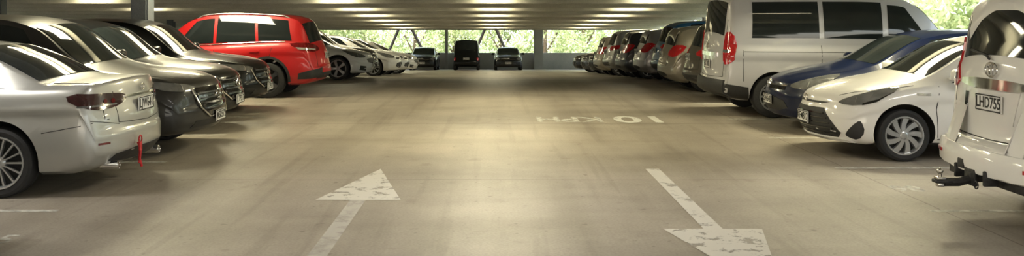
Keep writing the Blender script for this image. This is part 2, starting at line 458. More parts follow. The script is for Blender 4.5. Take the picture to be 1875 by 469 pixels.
def finish_hatch(k, H, style='five', rim='alloy', rear='red', wid=.19, plf='', plr='', grille='wide'):
    f = k.L/4.0; g = H/1.445; L = k.L
    k.topwin(1.05*f, 1.76*f, .94); k.topwin(3.755*f, 3.86*f, .90, 'rear_window', nx=6)
    k.sidewin(1.22*f, 1.85*f, 2.18*f, 2.18*f); k.sidewin(2.25*f, 2.25*f, 2.98*f, 2.92*f); k.sidewin(3.04*f, 2.97*f, 3.42*f, 3.25*f)
    T = k.patch('headlight', [(.12, .52, .63*g), (.12, .54, .69*g), (.45, .82, .82*g), (.68, .86, .84*g), (.5, .86, .70*g), (.3, .80, .62*g)], 'clear', 42, both=True, smooth=1, off=.008)
    for sg, i in zip((1, -1), T):
        k.add('headlight_projector', k.pm([(.3-.03*cos(a*pi/6), .74+.03*cos(a*pi/6), .69*g+.035*sin(a*pi/6)) for a in range(12)], 42, sg=sg, off=.014), 'lamp', parent=i)
    if grille == 'wide':
        k.patch('grille', [(0, -.55, .30), (0, .55, .30), (0, .38, .50), (0, -.38, .50)], 'dark', 0, smooth=1)
        k.patch('upper_grille', [(0, -.42, .60), (0, .42, .60), (0, .42, .65), (0, -.42, .65)], 'gloss', 0)
        k.patch('chrome_garnish', [(0, -.44, .655), (0, .44, .655), (0, .44, .672), (0, -.44, .672)], 'chrome', 0, off=.012)
    if rear:
        k.patch('tail_lamp', [(3.62*f, .84, 1.0*g), (3.85*f, .62, 1.0*g), (3.95*f, .50, .86*g), (3.95*f, .52, .76*g), (3.85*f, .8, .74*g), (3.7*f, .85, .84*g)], rear, 140, both=True, smooth=1, off=.01)
    k.patch('rear_spoiler', [(3.62*f, -.5, 1.4), (3.74*f, -.5, 1.3), (3.74*f, .5, 1.3), (3.62*f, .5, 1.4)], 'paint', 180, 88, off=.02, skirt=.03)
    k.patch('rear_bumper_insert', [(L, -.5, .32), (L, .5, .32), (L, .45, .42), (L, -.45, .42)], 'dark', 180, smooth=1)
    k.seams([(90, 0, True, [(1.22*f, 0, .28), (1.2*f, 0, .6), (1.25*f, 0, .86*g)]), (90, 0, True, [(2.21*f, 0, .25), (2.21*f, 0, .92*g)]), (90, 0, True, [(2.95*f, 0, .27), (3.0*f, 0, .5), (3.2*f, 0, .75), (3.25*f, 0, .95*g)]), (90, 0, True, [(1.22*f, 0, .26), (2.95*f, 0, .26)]),
             (180, 0, True, [(3.9*f, .5, .96*g), (3.9*f, .5, .56), (3.9*f, 0, .54)])], .008)
    k.handles((2.08*f, 2.92*f), .83*g); k.mirrors(1.42*f, 1.0*g)
    if plf: k.plate(.44, True, plf)
    if plr: k.plate(.80, False, plr)
    k.wheels(style, rim, wid=wid, rimr=k.r-.085)

def kind_aqua():
    k = hatch_base(4.0, 1.695, 1.445, .30, (.84, 3.39))
    k.patch('grille', [(0, -.56, .25), (0, .56, .25), (0, .62, .31), (0, .40, .575), (0, -.40, .575), (0, -.62, .31)], 'dark', 0, off=.006, cell=.05)
    for i in range(5):
        z = .29+i*.055; y = .57-i*.04
        k.patch('grille_bar', [(0, -y, z), (0, y, z), (0, y, z+.012), (0, -y, z+.012)], 'gloss', 0, off=.018)
    k.patch('upper_grille', [(0, -.34, .625), (0, .34, .625), (0, .46, .65), (0, -.46, .65)], 'dark', 0)
    k.patch('bumper_lip', [(0.02, -.7, .215), (0.02, .7, .215), (0, .66, .24), (0, -.66, .24)], 'paint', 0, off=.02)
    k.emblem(.675, True, 'oval3', .06)
    k.plate(.44, True, 'KFM812')
    for sg in (1, -1):
        k.add('fog_lamp_bezel', k.pm([(.3, .80, .24), (.20, .72, .27), (.18, .71, .31), (.30, .79, .46), (.34, .81, .46), (.36, .84, .34)], 45, sg=sg, off=.008, smooth=1, cell=.04), 'dark')
    k.topwin(1.05, 1.76, .94); k.topwin(3.755, 3.86, .90, 'rear_window', nx=6)
    k.sidewin(1.22, 1.85, 2.18, 2.18); k.sidewin(2.25, 2.25, 2.98, 2.92); k.sidewin(3.04, 2.97, 3.42, 3.25)
    hl = [(.15, .60, .645), (.14, .63, .68), (.35, .73, .765), (.58, .83, .835), (.72, .85, .855), (.66, .86, .79), (.48, .85, .69), (.3, .79, .63)]
    T = k.patch('headlight', hl, 'clear', 45, both=True, smooth=1, off=.009, cell=.04)
    for sg, i in zip((1, -1), T):
        for (x, y, z, rr) in ((.28, .755, .70, .032), (.42, .82, .745, .03)):
            k.add('headlight_projector', k.pm([(x-rr*.7*cos(a*pi/6), y+rr*.7*cos(a*pi/6), z+rr*sin(a*pi/6)) for a in range(12)], 45, sg=sg, off=.014), 'lamp', parent=i)
        k.add('headlight_bezel', k.pm([(.36, .79, .64), (.48, .85, .68), (.66, .86, .785), (.68, .86, .80), (.50, .85, .71), (.36, .79, .66)], 45, sg=sg, off=.013), 'gloss', parent=i)
    k.patch('tail_lamp', [(3.62, .84, 1.0), (3.85, .62, 1.0), (3.95, .50, .86), (3.95, .52, .76), (3.85, .8, .74), (3.7, .85, .84)], 'red', 140, both=True, smooth=1, off=.01)
    k.seams([(90, 0, True, [(1.22, 0, .28), (1.2, 0, .6), (1.25, 0, .86)]), (90, 0, True, [(2.21, 0, .25), (2.21, 0, .92)]), (90, 0, True, [(2.95, 0, .27), (3.0, 0, .5), (3.2, 0, .75), (3.25, 0, .95)]), (90, 0, True, [(1.22, 0, .26), (2.95, 0, .26)]),
             (90, 90, True, [(.22, .50, 1), (.6, .70, 1), (.98, .74, 1)])], .007)
    k.patch('fender_badge', [(.98, 0, .76), (1.14, 0, .76), (1.14, 0, .785), (.98, 0, .785)], 'chrome', 90, both=True, off=.008)
    k.handles((2.08, 2.92), .83); k.mirrors(1.42, 1.0)
    k.wheels('twist', 'alloy', wid=.18, rimr=.215)
    return k

SZT = [(0, .62), (.03, .78), (.1, .88), (.35, .97), (1.0, 1.06), (1.2, 1.1), (1.95, 1.58), (2.35, 1.67), (2.8, 1.69), (3.8, 1.65), (4.15, 1.59), (4.25, 1.52), (4.44, 1.12), (4.50, 1.0), (4.56, .85), (4.6, .65)]
SZS = [(0, .55), (.05, .7), (.3, .83), (1.1, .99), (2.5, 1.03), (4.0, 1.09), (4.4, 1.07), (4.5, .93), (4.6, .6)]
SZB = [(0, .36), (.05, .28), (.4, .24), (4.2, .26), (4.5, .33), (4.6, .42)]
SWR = [(0, .8), (.9, .8), (1.2, .79), (2.0, .73), (3.6, .71), (4.2, .74), (4.6, .82)]
SSH = [(0, .30), (.5, .2), (1.2, .22), (2.0, .12), (2.6, 0), (3.6, -.05), (4.6, -.2)]
def suv_base(L, W, H, r, ax):
    f = L/4.6; g = H/1.69
    return Kind(L, W, ax, r, sx(SZT, f, g), sx(SZS, f, g), sx(SZB, f, 1), W_STD(L), sx(SWR, f), sx(SSH, f), arch=.06)
def finish_suv(k, H, style='five', rim='alloy', plf='', plr='', emb='wing', tall=False, rails=False, cladding=True, rear='red', outl=False):
    L = k.L; f = L/4.6; g = H/1.69
    k.topwin(1.27*f, 1.93*f, .94); k.topwin(4.262*f, 4.44*f, .95 if outl else .90, 'rear_window', nx=8)
    k.sidewin(1.5*f, 2.05*f, 2.46*f, 2.46*f); k.sidewin(2.53*f, 2.53*f, 3.34*f, 3.28*f)
    k.sidewin(3.40*f, 3.34*f, (4.12 if outl else 4.0)*f, (3.98 if outl else 3.78)*f)
    # chrome window surround
    for sg in (1, -1):
        pts = [k.side(1.5*f+(3.98-1.5)*f*i/20, .06, sg)+Vector((0, sg*.008, 0)) for i in range(21)]
        k.add('window_trim', pipe(pts, .009, 6), 'chrome')
    # shield grille
    G = [(0, -.30, .46), (0, .30, .46), (0, .44, .58), (0, .50, .80*g), (0, -.50, .80*g), (0, -.44, .58)]
    k.patch('grille', G, 'gloss', 0, off=.008, cell=.05)
    for i in range(4):
        z = .53+i*.065; y = .36+i*.03
        k.patch('grille_bar', [(0, -y, z), (0, y, z), (0, y, z+.014), (0, -y, z+.014)], 'darkalloy', 0, off=.018)
    fr = []
    for a, b in ((.56, .80), (.48, .57), (.31, .445), (-.31, .445), (-.48, .57), (-.56, .80)):
        hit, nn, _, _ = k.bvh.ray_cast(Vector((5, a, b*(g if b > .7 else 1))), Vector((-1, 0, 0)))
        fr.append(hit+Vector((.016, 0, 0)))
    k.add('grille_frame', pipe(fr, .014, 8), 'chrome')
    k.emblem(.70*g, True, emb, .075)
    T = k.patch('headlight', [(.06, .56, .77*g), (.06, .56, .83*g), (.3, .84, .88*g), (.58, .90, .90*g), (.52, .90, .84*g), (.28, .84, .77*g)], 'clear', 40, both=True, smooth=1, off=.01, cell=.045)
    for sg, i in zip((1, -1), T):
        k.add('headlight_projector', k.pm([(.16-.03*cos(a*pi/6), .72+.03*cos(a*pi/6), .812*g+.03*sin(a*pi/6)) for a in range(12)], 40, sg=sg, off=.016), 'lamp', parent=i)
    k.patch('lower_grille', [(0, -.6, .33), (0, .6, .33), (0, .55, .41), (0, -.55, .41)], 'dark', 0)
    T = k.patch('tail_lamp', [(4.05*f, .9, 1.10*g), (4.42*f, .66, 1.08*g), (4.5*f, .42, 1.0*g), (4.5*f, .42, .93*g), (4.45*f, .8, .90*g), (4.1*f, .9, 1.0*g)], 'darkred' if outl else rear, 140, both=True, smooth=1, off=.012)
    if outl:
        for sg, i in zip((1, -1), T):
            k.add('reversing_lamp', k.pm([(4.15*f, .9, 1.02), (4.48*f, .62, .985), (4.48*f, .62, .955), (4.2*f, .9, .98)], 140, sg=sg, off=.018), 'lamp', parent=i)
        k.patch('rear_bumper_corner', [(4.2*f, .9, .38), (4.58*f, .5, .42), (4.58*f, .5, .60), (4.4*f, .86, .56), (4.2*f, .9, .50)], 'dark', 140, both=True, off=.012)
    k.patch('rear_bumper_insert', [(L, -.62, .38), (L, .62, .38), (L, .62, .5), (L, -.62, .5)], 'dark', 180)
    if cladding:
        k.archtrim(.05)
        k.patch('sill_trim', [(1.3*f, 0, .25), (3.2*f, 0, .26), (3.2*f, 0, .36), (1.3*f, 0, .36)], 'dark', 90, both=True, off=.01, cell=.2)
    k.seams([(90, 0, True, [(1.36*f, 0, .4), (1.34*f, 0, .7), (1.42*f, 0, .97*g)]), (90, 0, True, [(2.5*f, 0, .38), (2.5*f, 0, 1.02*g)]), (90, 0, True, [(3.25*f, 0, .4), (3.32*f, 0, .6), (3.6*f, 0, .85), (3.66*f, 0, 1.06*g)]),
             (180, 0, True, [(4.5*f, .6, 1.0*g), (4.5*f, .62, .62), (4.5*f, 0, .58)]), (90, 90, True, [(.28, .56, 1), (.7, .74, 1), (1.2, .78, 1)])], .009)
    k.handles((2.34*f, 3.3*f), .93*g); k.mirrors(1.66*f, 1.14*g)
    if rails:
        for sg in (1, -1):
            pts = [k.side(2.05*f+(4.0-2.05)*f*i/16, 1.0, sg)+Vector((0, -sg*.02, .03 if 0 < i < 16 else .0)) for i in range(17)]
            k.add('roof_rail', pipe(pts, .014, 8), 'alloy')
    if plf: k.plate(.43, True, plf)
    if plr: k.plate(.84, False, plr)
    k.wheels(style, rim, wid=.225, rimr=k.r-.115)

def kind_van():
    L = 5.12
    k = Kind(L, 1.92, (.92, 4.22), .345,
        [(0, .62), (.03, .78), (.1, .88), (.35, 1.02), (.8, 1.16), (1.0, 1.24), (1.75, 1.90), (2.1, 2.02), (3, 2.06), (4.6, 2.05), (4.88, 2.02), (4.94, 1.96), (5.03, 1.35), (5.06, 1.12), (5.08, .70), (5.10, .66), (5.12, .60)],
        [(0, .56), (.05, .7), (.3, .88), (1.0, 1.10), (2.5, 1.19), (4.6, 1.21), (5.0, 1.20), (5.05, 1.05), (5.08, .66), (5.12, .56)],
        [(0, .34), (.05, .27), (.4, .24), (4.8, .28), (5.0, .33), (5.12, .40)],
        [(0, .86), (.04, .92), (.15, .96), (.6, 1), (L-.5, 1), (L-.15, .985), (L-.05, .97), (L, .93)],
        [(0, .8), (.9, .8), (1.1, .82), (2.0, .82), (4.8, .82), (5.12, .86)],
        [(0, .30), (.5, .24), (1.0, .26), (2.0, .12), (2.6, 0), (4.2, -.02), (5.12, -.12)], cr=.07, wb=.955)
    k.topwin(1.06, 1.72, .94); k.topwin(4.95, 5.025, .88, 'rear_window', nx=5)
    k.sidewin(1.36, 1.95, 2.30, 2.30, t0=.12, t1=.84); k.sidewin(2.42, 2.42, 3.40, 3.40, t0=.12, t1=.88); k.sidewin(3.48, 3.48, 4.62, 4.58, t0=.12, t1=.88)
    k.patch('headlight', [(.08, .55, .72), (.1, .55, .82), (.6, .9, .98), (.62, .92, .86), (.35, .88, .72)], 'clear', 42, both=True, smooth=1)
    k.patch('grille', [(0, -.45, .6), (0, .45, .6), (0, .5, .72), (0, -.5, .72)], 'gloss', 0)
    T = k.patch('tail_lamp', [(5.0, .80, 1.40), (4.93, .94, 1.40), (4.87, .96, 1.14), (4.92, .96, .88), (5.03, .80, .86), (5.05, .79, 1.14)], 'red', 142, both=True, smooth=1, off=.014, cell=.04)
    for sg, i in zip((1, -1), T):
        k.add('reversing_lamp', k.pm([(5.04, .80, 1.06), (4.96, .93, 1.06), (4.96, .93, 1.11), (5.04, .80, 1.11)], 142, sg=sg, off=.02), 'clear', parent=i)
    k.patch('rear_bumper', [(L, -.86, .36), (L, .86, .36), (L, .86, .60), (L, -.86, .60)], 'dark', 180, off=.03, skirt=.06)
    k.patch('side_skirt', [(4.62, 0, .30), (5.02, 0, .34), (5.02, 0, .56), (4.64, 0, .50)], 'dark', 90, both=True, off=.014)
    k.patch('tailgate_garnish', [(5.06, -.5, .98), (5.06, .5, .98), (5.06, .5, 1.05), (5.06, -.5, 1.05)], 'chrome', 180, off=.02)
    k.plate(.84, False, 'HKT308'); k.emblem(1.16, False, 'h', .07)
    k.seams([(90, 0, True, [(1.25, 0, .36), (1.22, 0, .8), (1.3, 0, 1.08)]), (90, 0, True, [(2.36, 0, .30), (2.36, 0, 1.18)]), (90, 0, True, [(3.44, 0, .30), (3.44, 0, 1.18)]), (90, 0, True, [(2.4, 0, 1.06), (4.7, 0, 1.08)]), (90, 0, True, [(1.25, 0, .32), (3.44, 0, .33)]),
             (180, 0, True, [(5.0, .78, 1.6), (5.0, .76, .66), (5, 0, .64)]), (90, 0, True, [(4.72, 0, .60), (4.72, 0, 1.1)])], .008)
    k.handles((2.22, 2.56), .99, 'paint'); k.mirrors(1.5, 1.25)
    k.wheels('ten', 'alloy', wid=.22, rimr=.225)
    return k

def kind_prado():
    L = 4.78
    k = Kind(L, 1.885, (.9, 3.69), .385,
        [(0, .70), (.03, .95), (.1, 1.05), (.35, 1.12), (1.2, 1.2), (1.4, 1.25), (2.05, 1.76), (2.4, 1.86), (3, 1.885), (4.3, 1.87), (4.46, 1.83), (4.52, 1.74), (4.60, 1.36), (4.63, 1.28), (4.66, .98), (4.68, .68), (4.70, .655), (4.76, .64), (4.78, .60)],
        [(0, .62), (.05, .85), (.3, .98), (1.3, 1.12), (3.0, 1.16), (4.5, 1.18), (4.60, 1.17), (4.64, 1.05), (4.66, .88), (4.68, .65), (4.76, .62), (4.78, .57)],
        [(0, .45), (.05, .38), (.4, .32), (4.2, .34), (4.6, .38), (4.78, .40)],
        [(0, .86), (.04, .92), (.15, .96), (.6, 1), (L-.5, 1), (L-.2, .985), (L-.05, .96), (L, .93)],
        [(0, .8), (.9, .8), (1.3, .8), (2.1, .77), (4.2, .75), (4.6, .80), (4.66, .84), (4.78, .88)],
        [(0, .28), (.5, .2), (1.3, .2), (2.0, .1), (2.6, 0), (4.0, -.05), (4.78, -.2)], cr=.06, arch=.07, wb=.95)
    k.topwin(1.46, 2.02, .94); k.topwin(4.525, 4.60, .88, 'rear_window', nx=6)
    k.sidewin(1.65, 2.15, 2.62, 2.62); k.sidewin(2.70, 2.70, 3.50, 3.46); k.sidewin(3.57, 3.53, 4.38, 4.25)
    k.patch('headlight', [(.08, .52, .86), (.08, .52, 1.0), (.4, .9, 1.05), (.42, .92, .9)], 'clear', 40, both=True, smooth=1)
    k.patch('grille', [(0, -.45, .66), (0, .45, .66), (0, .45, .98), (0, -.45, .98)], 'chrome', 0)
    T = k.patch('tail_lamp', [(4.56, .78, 1.50), (4.40, .90, 1.46), (4.36, .94, 1.30), (4.40, .95, 1.08), (4.62, .84, 1.05), (4.66, .74, 1.09), (4.64, .72, 1.15), (4.60, .80, 1.28)], 'red', 145, both=True, smooth=1, off=.016, cell=.04)
    for sg, i in zip((1, -1), T):
        k.add('reversing_lamp', k.pm([(4.62, .78, 1.12), (4.5, .92, 1.12), (4.5, .92, 1.18), (4.62, .80, 1.18)], 145, sg=sg, off=.022), 'clear', parent=i)
    # chrome garnish, plate recess, emblem, step bumper
    k.patch('chrome_garnish', [(4.7, -.52, 1.085), (4.7, .52, 1.085), (4.7, .50, 1.17), (4.7, -.50, 1.17)], 'chrome', 180, off=.03, skirt=.05, smooth=1)
    k.patch('plate_recess', [(4.7, -.30, .82), (4.7, .30, .82), (4.7, .36, 1.08), (4.7, -.36, 1.08)], 'paint', 180, off=.006)
    k.plate(.975, False, 'LHD755')
    k.emblem(1.245, False, 'oval3', .085)
    k.patch('tailgate_handle', [(4.7, .40, .92), (4.7, .45, .92), (4.7, .45, 1.04), (4.7, .40, 1.04)], 'gloss', 180, off=.012)
    k.patch('bumper_step', [(4.69, -.78, .7), (4.77, -.74, .7), (4.77, .74, .7), (4.69, .78, .7)], 'paint', 90, 90, off=.008)
    k.patch('rear_bumper', [(L, -.84, .43), (L, .84, .43), (L, .84, .60), (L, -.84, .60)], 'paint', 180, off=.03, skirt=.06)
    k.patch('reflector', [(4.78, .6, .50), (4.78, .78, .50), (4.78, .78, .53), (4.78, .6, .53)], 'red', 180, both=True, off=.04, skirt=.02)
    k.patch('rear_spoiler', [(4.36, -.6, 1.8), (4.50, -.56, 1.8), (4.50, .56, 1.8), (4.36, .6, 1.8)], 'paint', 90, 90, off=.03, skirt=.05)
    k.seams([(180, 0, True, [(4.6, .70, 1.7), (4.66, .76, 1.0), (4.68, .74, .69), (4.68, 0, .68)]), (90, 0, True, [(2.66, 0, .5), (2.66, 0, 1.15)]), (90, 0, True, [(3.3, 0, .5), (3.5, 0, .85), (3.53, 0, 1.15)]), (90, 0, True, [(4.25, 0, .66), (4.62, 0, .68)])], .01)
    # wiper
    k.add('rear_wiper', pipe([k.roof(4.612, 0)+Vector((-.03, .05, 0)), k.roof(4.60, .2)+Vector((-.02, 0, .0)), k.roof(4.60, .6)+Vector((-.015, 0, .05))], .01), 'dark')
    # tow bar: cross tube, tongue, ball and socket
    e = -L/2
    bar = join([rbox(.09, 1.15, .09, .01, loc=(e+.12, 0, .37)), rbox(.10, .04, .16, .008, loc=(e+.13, .5, .42)), rbox(.10, .04, .16, .008, loc=(e+.13, -.5, .42)),
                rbox(.20, .08, .08, .01, loc=(e+.04, 0, .38)), rbox(.03, .16, .14, .01, loc=(e-.04, 0, .38)), pipe([(e-.04, 0, .36), (e-.14, 0, .335), (e-.26, 0, .335)], .035, 8),
                rbox(.14, .09, .03, .01, loc=(e-.27, 0, .345)), rbox(.12, .03, .12, .01, loc=(e+.0, .22, .40)), rbox(.12, .03, .12, .01, loc=(e+.0, -.22, .40))])
    i = k.add('tow_bar', bar, 'steel')
    ball = join([tf(superell(.026, .026, .026, 1), Matrix.Translation((e-.29, 0, .425))), pipe([(e-.29, 0, .35), (e-.29, 0, .41)], .015, 10), rbox(.07, .07, .02, .004, loc=(e-.29, 0, .37)), rbox(.05, .05, .03, .004, loc=(e-.29, 0, .315))])
    k.add('tow_ball', ball, 'brass', parent=i)
    k.add('trailer_socket', join([rbox(.05, .09, .07, .01, loc=(e-.02, .13, .46)), rbox(.02, .1, .08, .01, loc=(e-.05, .13, .47))]), 'dark', parent=i)
    k.add('safety_chain_loop', pipe([(e-.05, -.1+.03*cos(a*pi/5), .33+.03*sin(a*pi/5)) for a in range(10)], .006, 6, True), 'steel', parent=i)
    k.handles((2.5, 3.4), 1.05); k.mirrors(1.8, 1.3)
    k.wheels('six', 'alloy', wid=.26, rimr=.24)
    return k

def kind_box():      # small boxy minivan
    L = 3.6
    k = Kind(L, 1.62, (.6, 3.05), .29,
        [(0, .60), (.03, .80), (.1, .92), (.4, 1.02), (.55, 1.08), (1.05, 1.72), (1.4, 1.84), (2, 1.88), (3.3, 1.86), (3.45, 1.80), (3.52, 1.25), (3.55, 1.05), (3.58, .7), (3.6, .55)],
        [(0, .55), (.05, .7), (.4, .9), (2, .98), (3.48, 1.0), (3.55, .9), (3.6, .5)],
        [(0, .32), (.05, .24), (.3, .2), (3.3, .22), (3.5, .28), (3.6, .36)],
        W_STD(L), [(0, .84), (.6, .86), (1.2, .85), (3.4, .85), (3.6, .9)],
        [(0, .15), (1, .12), (2, 0), (3.6, -.08)], cr=.06, wb=.96)
    k.topwin(.60, 1.02, .92); k.topwin(3.455, 3.52, .86, 'rear_window', nx=5)
    k.sidewin(.8, 1.15, 1.65, 1.65); k.sidewin(1.72, 1.72, 2.5, 2.5); k.sidewin(2.57, 2.57, 3.25, 3.2)
    k.patch('headlight', [(.1, .45, .72), (.1, .45, .86), (.3, .78, .88), (.3, .8, .72)], 'clear', 40, both=True, smooth=1)
    k.patch('tail_lamp', [(3.55, .66, .60), (3.5, .78, .60), (3.5, .78, .76), (3.55, .66, .76)], 'red', 150, both=True)
    k.plate(.70, False, 'GTB420')
    k.wheels('five', 'darkalloy', wid=.17, rimr=.2)
    return k

KINDS = {}
KINDS['sedan'] = kind_sedan()
KINDS['aqua'] = kind_aqua()
KINDS['van'] = kind_van()
KINDS['prado'] = kind_prado()
KINDS['box'] = kind_box()
k = suv_base(4.55, 1.84, 1.69, .36, (.93, 3.63)); finish_suv(k, 1.69, 'five', 'darkalloy', plf='MSR572', emb='wing'); KINDS['cx'] = k
k = suv_base(4.45, 1.80, 1.62, .345, (.90, 3.52)); finish_suv(k, 1.62, 'five', 'darkalloy', plf='LTP317', emb='h'); KINDS['suvb'] = k
k = suv_base(4.70, 1.81, 1.72, .36, (.96, 3.63)); finish_suv(k, 1.72, 'five', 'darkalloy', plr='KDU226', emb='dia', rails=True, outl=True); KINDS['outl'] = k
k = hatch_base(4.30, 1.78, 1.44, .32, (.86, 3.56)); finish_hatch(k, 1.44, 'five', plf='LFE903', grille='none')
k.patch('grille', [(0, -.40, .46), (0, .40, .46), (0, .50, .62), (0, -.50, .62)], 'dark', 0, smooth=1); k.emblem(.54, True, 'star', .085)
k.patch('air_intake', [(.03, .50, .26), (.1, .80, .28), (.1, .78, .40), (.03, .56, .38)], 'dark', 20, both=True)
KINDS['merc'] = k
k = hatch_base(4.35, 1.76, 1.47, .31, (.86, 3.52)); finish_hatch(k, 1.47, 'ten', plf='JSW648', plr='HQA174'); k.emblem(.70, True, 'oval3', .06); KINDS['hatch'] = k
k = suv_base(4.4, 1.80, 1.60, .34, (.90, 3.52)); finish_suv(k, 1.60, 'five', 'alloy', plr='GWN559', emb='oval3', cladding=False); KINDS['suvs'] = k

# ------------------------------------------------------------ ground profile
def zf(y):
    u = (y-22.5)/1.4
    sp = u if u > 30 else math.log1p(math.exp(u))
    return -.054*1.4*sp
def slope(y): return (zf(y+.2)-zf(y-.2))/.4

PA = {
 'silver': paint('silver', (.42, .42, .40), .5, .4), 'graphite': paint('graphite', (.032, .031, .030), .1, .35, .35, .25),
 'black': paint('black', (.005, .006, .007), .0, .3, .28, .2), 'black2': paint('blackpearl', (.008, .009, .010), .0, .3, .3, .2),
 'red': paint('red', (.50, .010, .012), .1, .4, .5), 'white': paint('white', (.80, .79, .76), 0), 'pearl': paint('pearl', (.72, .71, .68), .1),
 'vansilver': paint('vansilver', (.50, .50, .53), .2, .45), 'navy': paint('navy', (.004, .009, .035), .0, .3, .35, .25), 'blue': paint('blue', (.03, .14, .32), .3),
 'grey': paint('grey', (.06, .065, .075), .4), 'champagne': paint('champagne', (.36, .33, .27), .5), 'lilac': paint('lilac', (.42, .41, .43), .5),
 'bronze': paint('bronze', (.10, .09, .075), .4), 'darkred': paint('darkred', (.22, .01, .015), .4),
}
def place(kind, pc, facing, X, Y, label, name='car', cat='car', group=None, dz=0, yaw=0):
    k = KINDS[kind]; L = k.L
    rot = {'nose_right': 0, 'nose_left': pi, 'to_cam': -pi/2, 'away': pi/2}[facing]
    root = bpy.data.objects.new(name, None); root.empty_display_size = .3; COL.objects.link(root)
    root['label'] = label; root['category'] = cat
    if group: root['group'] = group
    T = Matrix.Translation((X, Y, zf(Y))) @ Matrix.Rotation(math.atan(slope(Y)), 4, 'X') @ Matrix.Rotation(rot+radians(yaw), 4, 'Z')
    root.matrix_world = T
    objs = []
    for p in k.parts:
        o = bpy.data.objects.new(p['name'], p['me']); COL.objects.link(o)
        o.parent = objs[p['parent']] if p['parent'] is not None else root
        o.matrix_parent_inverse = Matrix(); o.matrix_basis = p['mx']
        mat = PA[pc] if p['mat'] == 'paint' else M[p['mat']]
        o.material_slots[0].link = 'OBJECT'; o.material_slots[0].material = mat
        if p['label']: o['label'] = p['label']
        objs.append(o)
    return root, k

def left_nose(kind, pc, X, Y, label, **k): return place(kind, pc, 'nose_right', X-KINDS[kind].L/2, Y, label, **k)
def left_tail(kind, pc, X, Y, label, **k): return place(kind, pc, 'nose_left', X-KINDS[kind].L/2, Y, label, **k)
def right_nose(kind, pc, X, Y, label, **k): return place(kind, pc, 'nose_left', X+KINDS[kind].L/2, Y, label, **k)
def right_tail(kind, pc, X, Y, label, **k): return place(kind, pc, 'nose_right', X+KINDS[kind].L/2, Y, label, **k)

g1 = 'cars parked along the aisle'
left_tail('hatch', 'pearl', -3.72, 6.12, 'white hatchback with its tail towards the aisle beside a silver sedan', group=g1)
ms, mk = left_tail('sedan', 'silver', -3.52, 9.15, 'silver sedan with smoked tail lamps and red strap on bumper', group=g1)
left_nose('cx', 'graphite', -3.50, 11.4, 'dark grey crossover parked nose-out with a large black grille', group=g1)
left_nose('suvb', 'black2', -3.86, 13.55, 'black crossover parked nose-out beside the dark grey crossover', group=g1)
left_nose('suvb', 'black', -3.98, 15.85, 'black crossover parked nose-out beside a concrete pillar', group=g1)
left_tail('outl', 'red', -3.50, 19.0, 'bright red SUV parked tail-out with roof rails', group=g1)
left_nose('merc', 'white', -3.50, 25.9, 'white hatchback parked nose-out with round star badge in the grille', group=g1)
left_nose('suvb', 'black', -3.72, 28.5, 'black crossover parked nose-out between white cars', group=g1)
left_nose('hatch', 'white', -3.40, 32.5, 'white hatchback parked nose-out with chrome grille bar', group=g1)
left_nose('hatch', 'pearl', -3.42, 35.6, 'off-white hatchback parked nose-out further down the row', group=g1)
left_nose('merc', 'white', -3.30, 38.6, 'white hatchback parked nose-out near the end of the row', group=g1)
# far end
g2 = 'cars parked against the end parapet'
place('hatch', 'black', 'to_cam', -4.45, 57.5, 'black hatchback facing the aisle at the end parapet', group=g2)
place('box', 'black', 'away', -1.72, 57.0, 'black boxy minivan parked tail-out at the end parapet', name='minivan', cat='minivan', group=g2)
place('hatch', 'black2', 'to_cam', .86, 57.3, 'dark grey hatchback facing the aisle at the end parapet', group=g2)
# right row
right_tail('prado', 'white', 3.90, 7.3, 'white four-wheel-drive parked tail-out with tow bar and chrome garnish', group=g1)
right_nose('aqua', 'white', 3.86, 11.15, 'white compact hatchback parked nose-out with twisted-spoke wheels', group=g1)
right_nose('hatch', 'navy', 4.10, 13.40, 'navy blue hatchback parked nose-out beside a silver van', group=g1)
right_tail('van', 'vansilver', 3.65, 15.60, 'tall silver passenger van parked tail-out with tinted windows', name='van', cat='van', group=g1)
right_tail('suvs', 'bronze', 3.85, 18.1, 'dark bronze SUV parked tail-out beside the silver van', group=g1)
right_tail('hatch', 'champagne', 3.75, 20.4, 'champagne hatchback parked tail-out', group=g1)
right_tail('suvs', 'blue', 4.0, 22.7, 'blue SUV parked tail-out', group=g1)
right_tail('hatch', 'lilac', 3.9, 25.0, 'pale silver hatchback parked tail-out', group=g1)
right_tail('hatch', 'grey', 3.72, 27.3, 'dark grey hatchback parked tail-out', group=g1)
right_tail('suvs', 'silver', 3.65, 30.0, 'silver SUV parked tail-out', group=g1)
right_tail('hatch', 'champagne', 3.6, 32.4, 'beige hatchback parked tail-out', group=g1)
right_nose('hatch', 'black2', 3.7, 35.0, 'dark hatchback parked nose-out', group=g1)
right_nose('hatch', 'grey', 3.7, 38.0, 'grey hatchback parked nose-out', group=g1)
right_nose('suvb', 'darkred', 4.1, 41.0, 'dark red crossover parked nose-out', group=g1)
right_nose('hatch', 'black', 3.9, 44.0, 'black hatchback parked nose-out at the end of the row', group=g1)

def obj(name, me, mat, loc=(0, 0, 0), label=None, cat=None, kind=None, parent=None, group=None):
    o = bpy.data.objects.new(name, me); COL.objects.link(o); o.location = loc
    if mat:
        if not me.materials: me.materials.append(mat)
    if label: o['label'] = label
    if cat: o['category'] = cat
    if kind: o['kind'] = kind
    if group: o['group'] = group
    if parent: o.parent = parent
    return o

# red strap on the sedan's bumper (child of the sedan)
e = -mk.L/2
strap = join([pipe([(e-.02, .30, .44), (e-.045, .30, .38), (e-.04, .31, .28), (e-.05, .28, .20)], .012), pipe([(e-.03, .30, .44), (e-.06, .33, .36), (e-.05, .34, .24)], .011),
              rbox(.02, .06, .09, .008, loc=(e-.045, .30, .40)), pipe([(e-.045, .30+.035*cos(a*pi/5), .47+.035*sin(a*pi/5)) for a in range(10)], .008, 6, True)])
obj('tow_strap', strap, M['tagred'], parent=ms, label='red fabric strap')

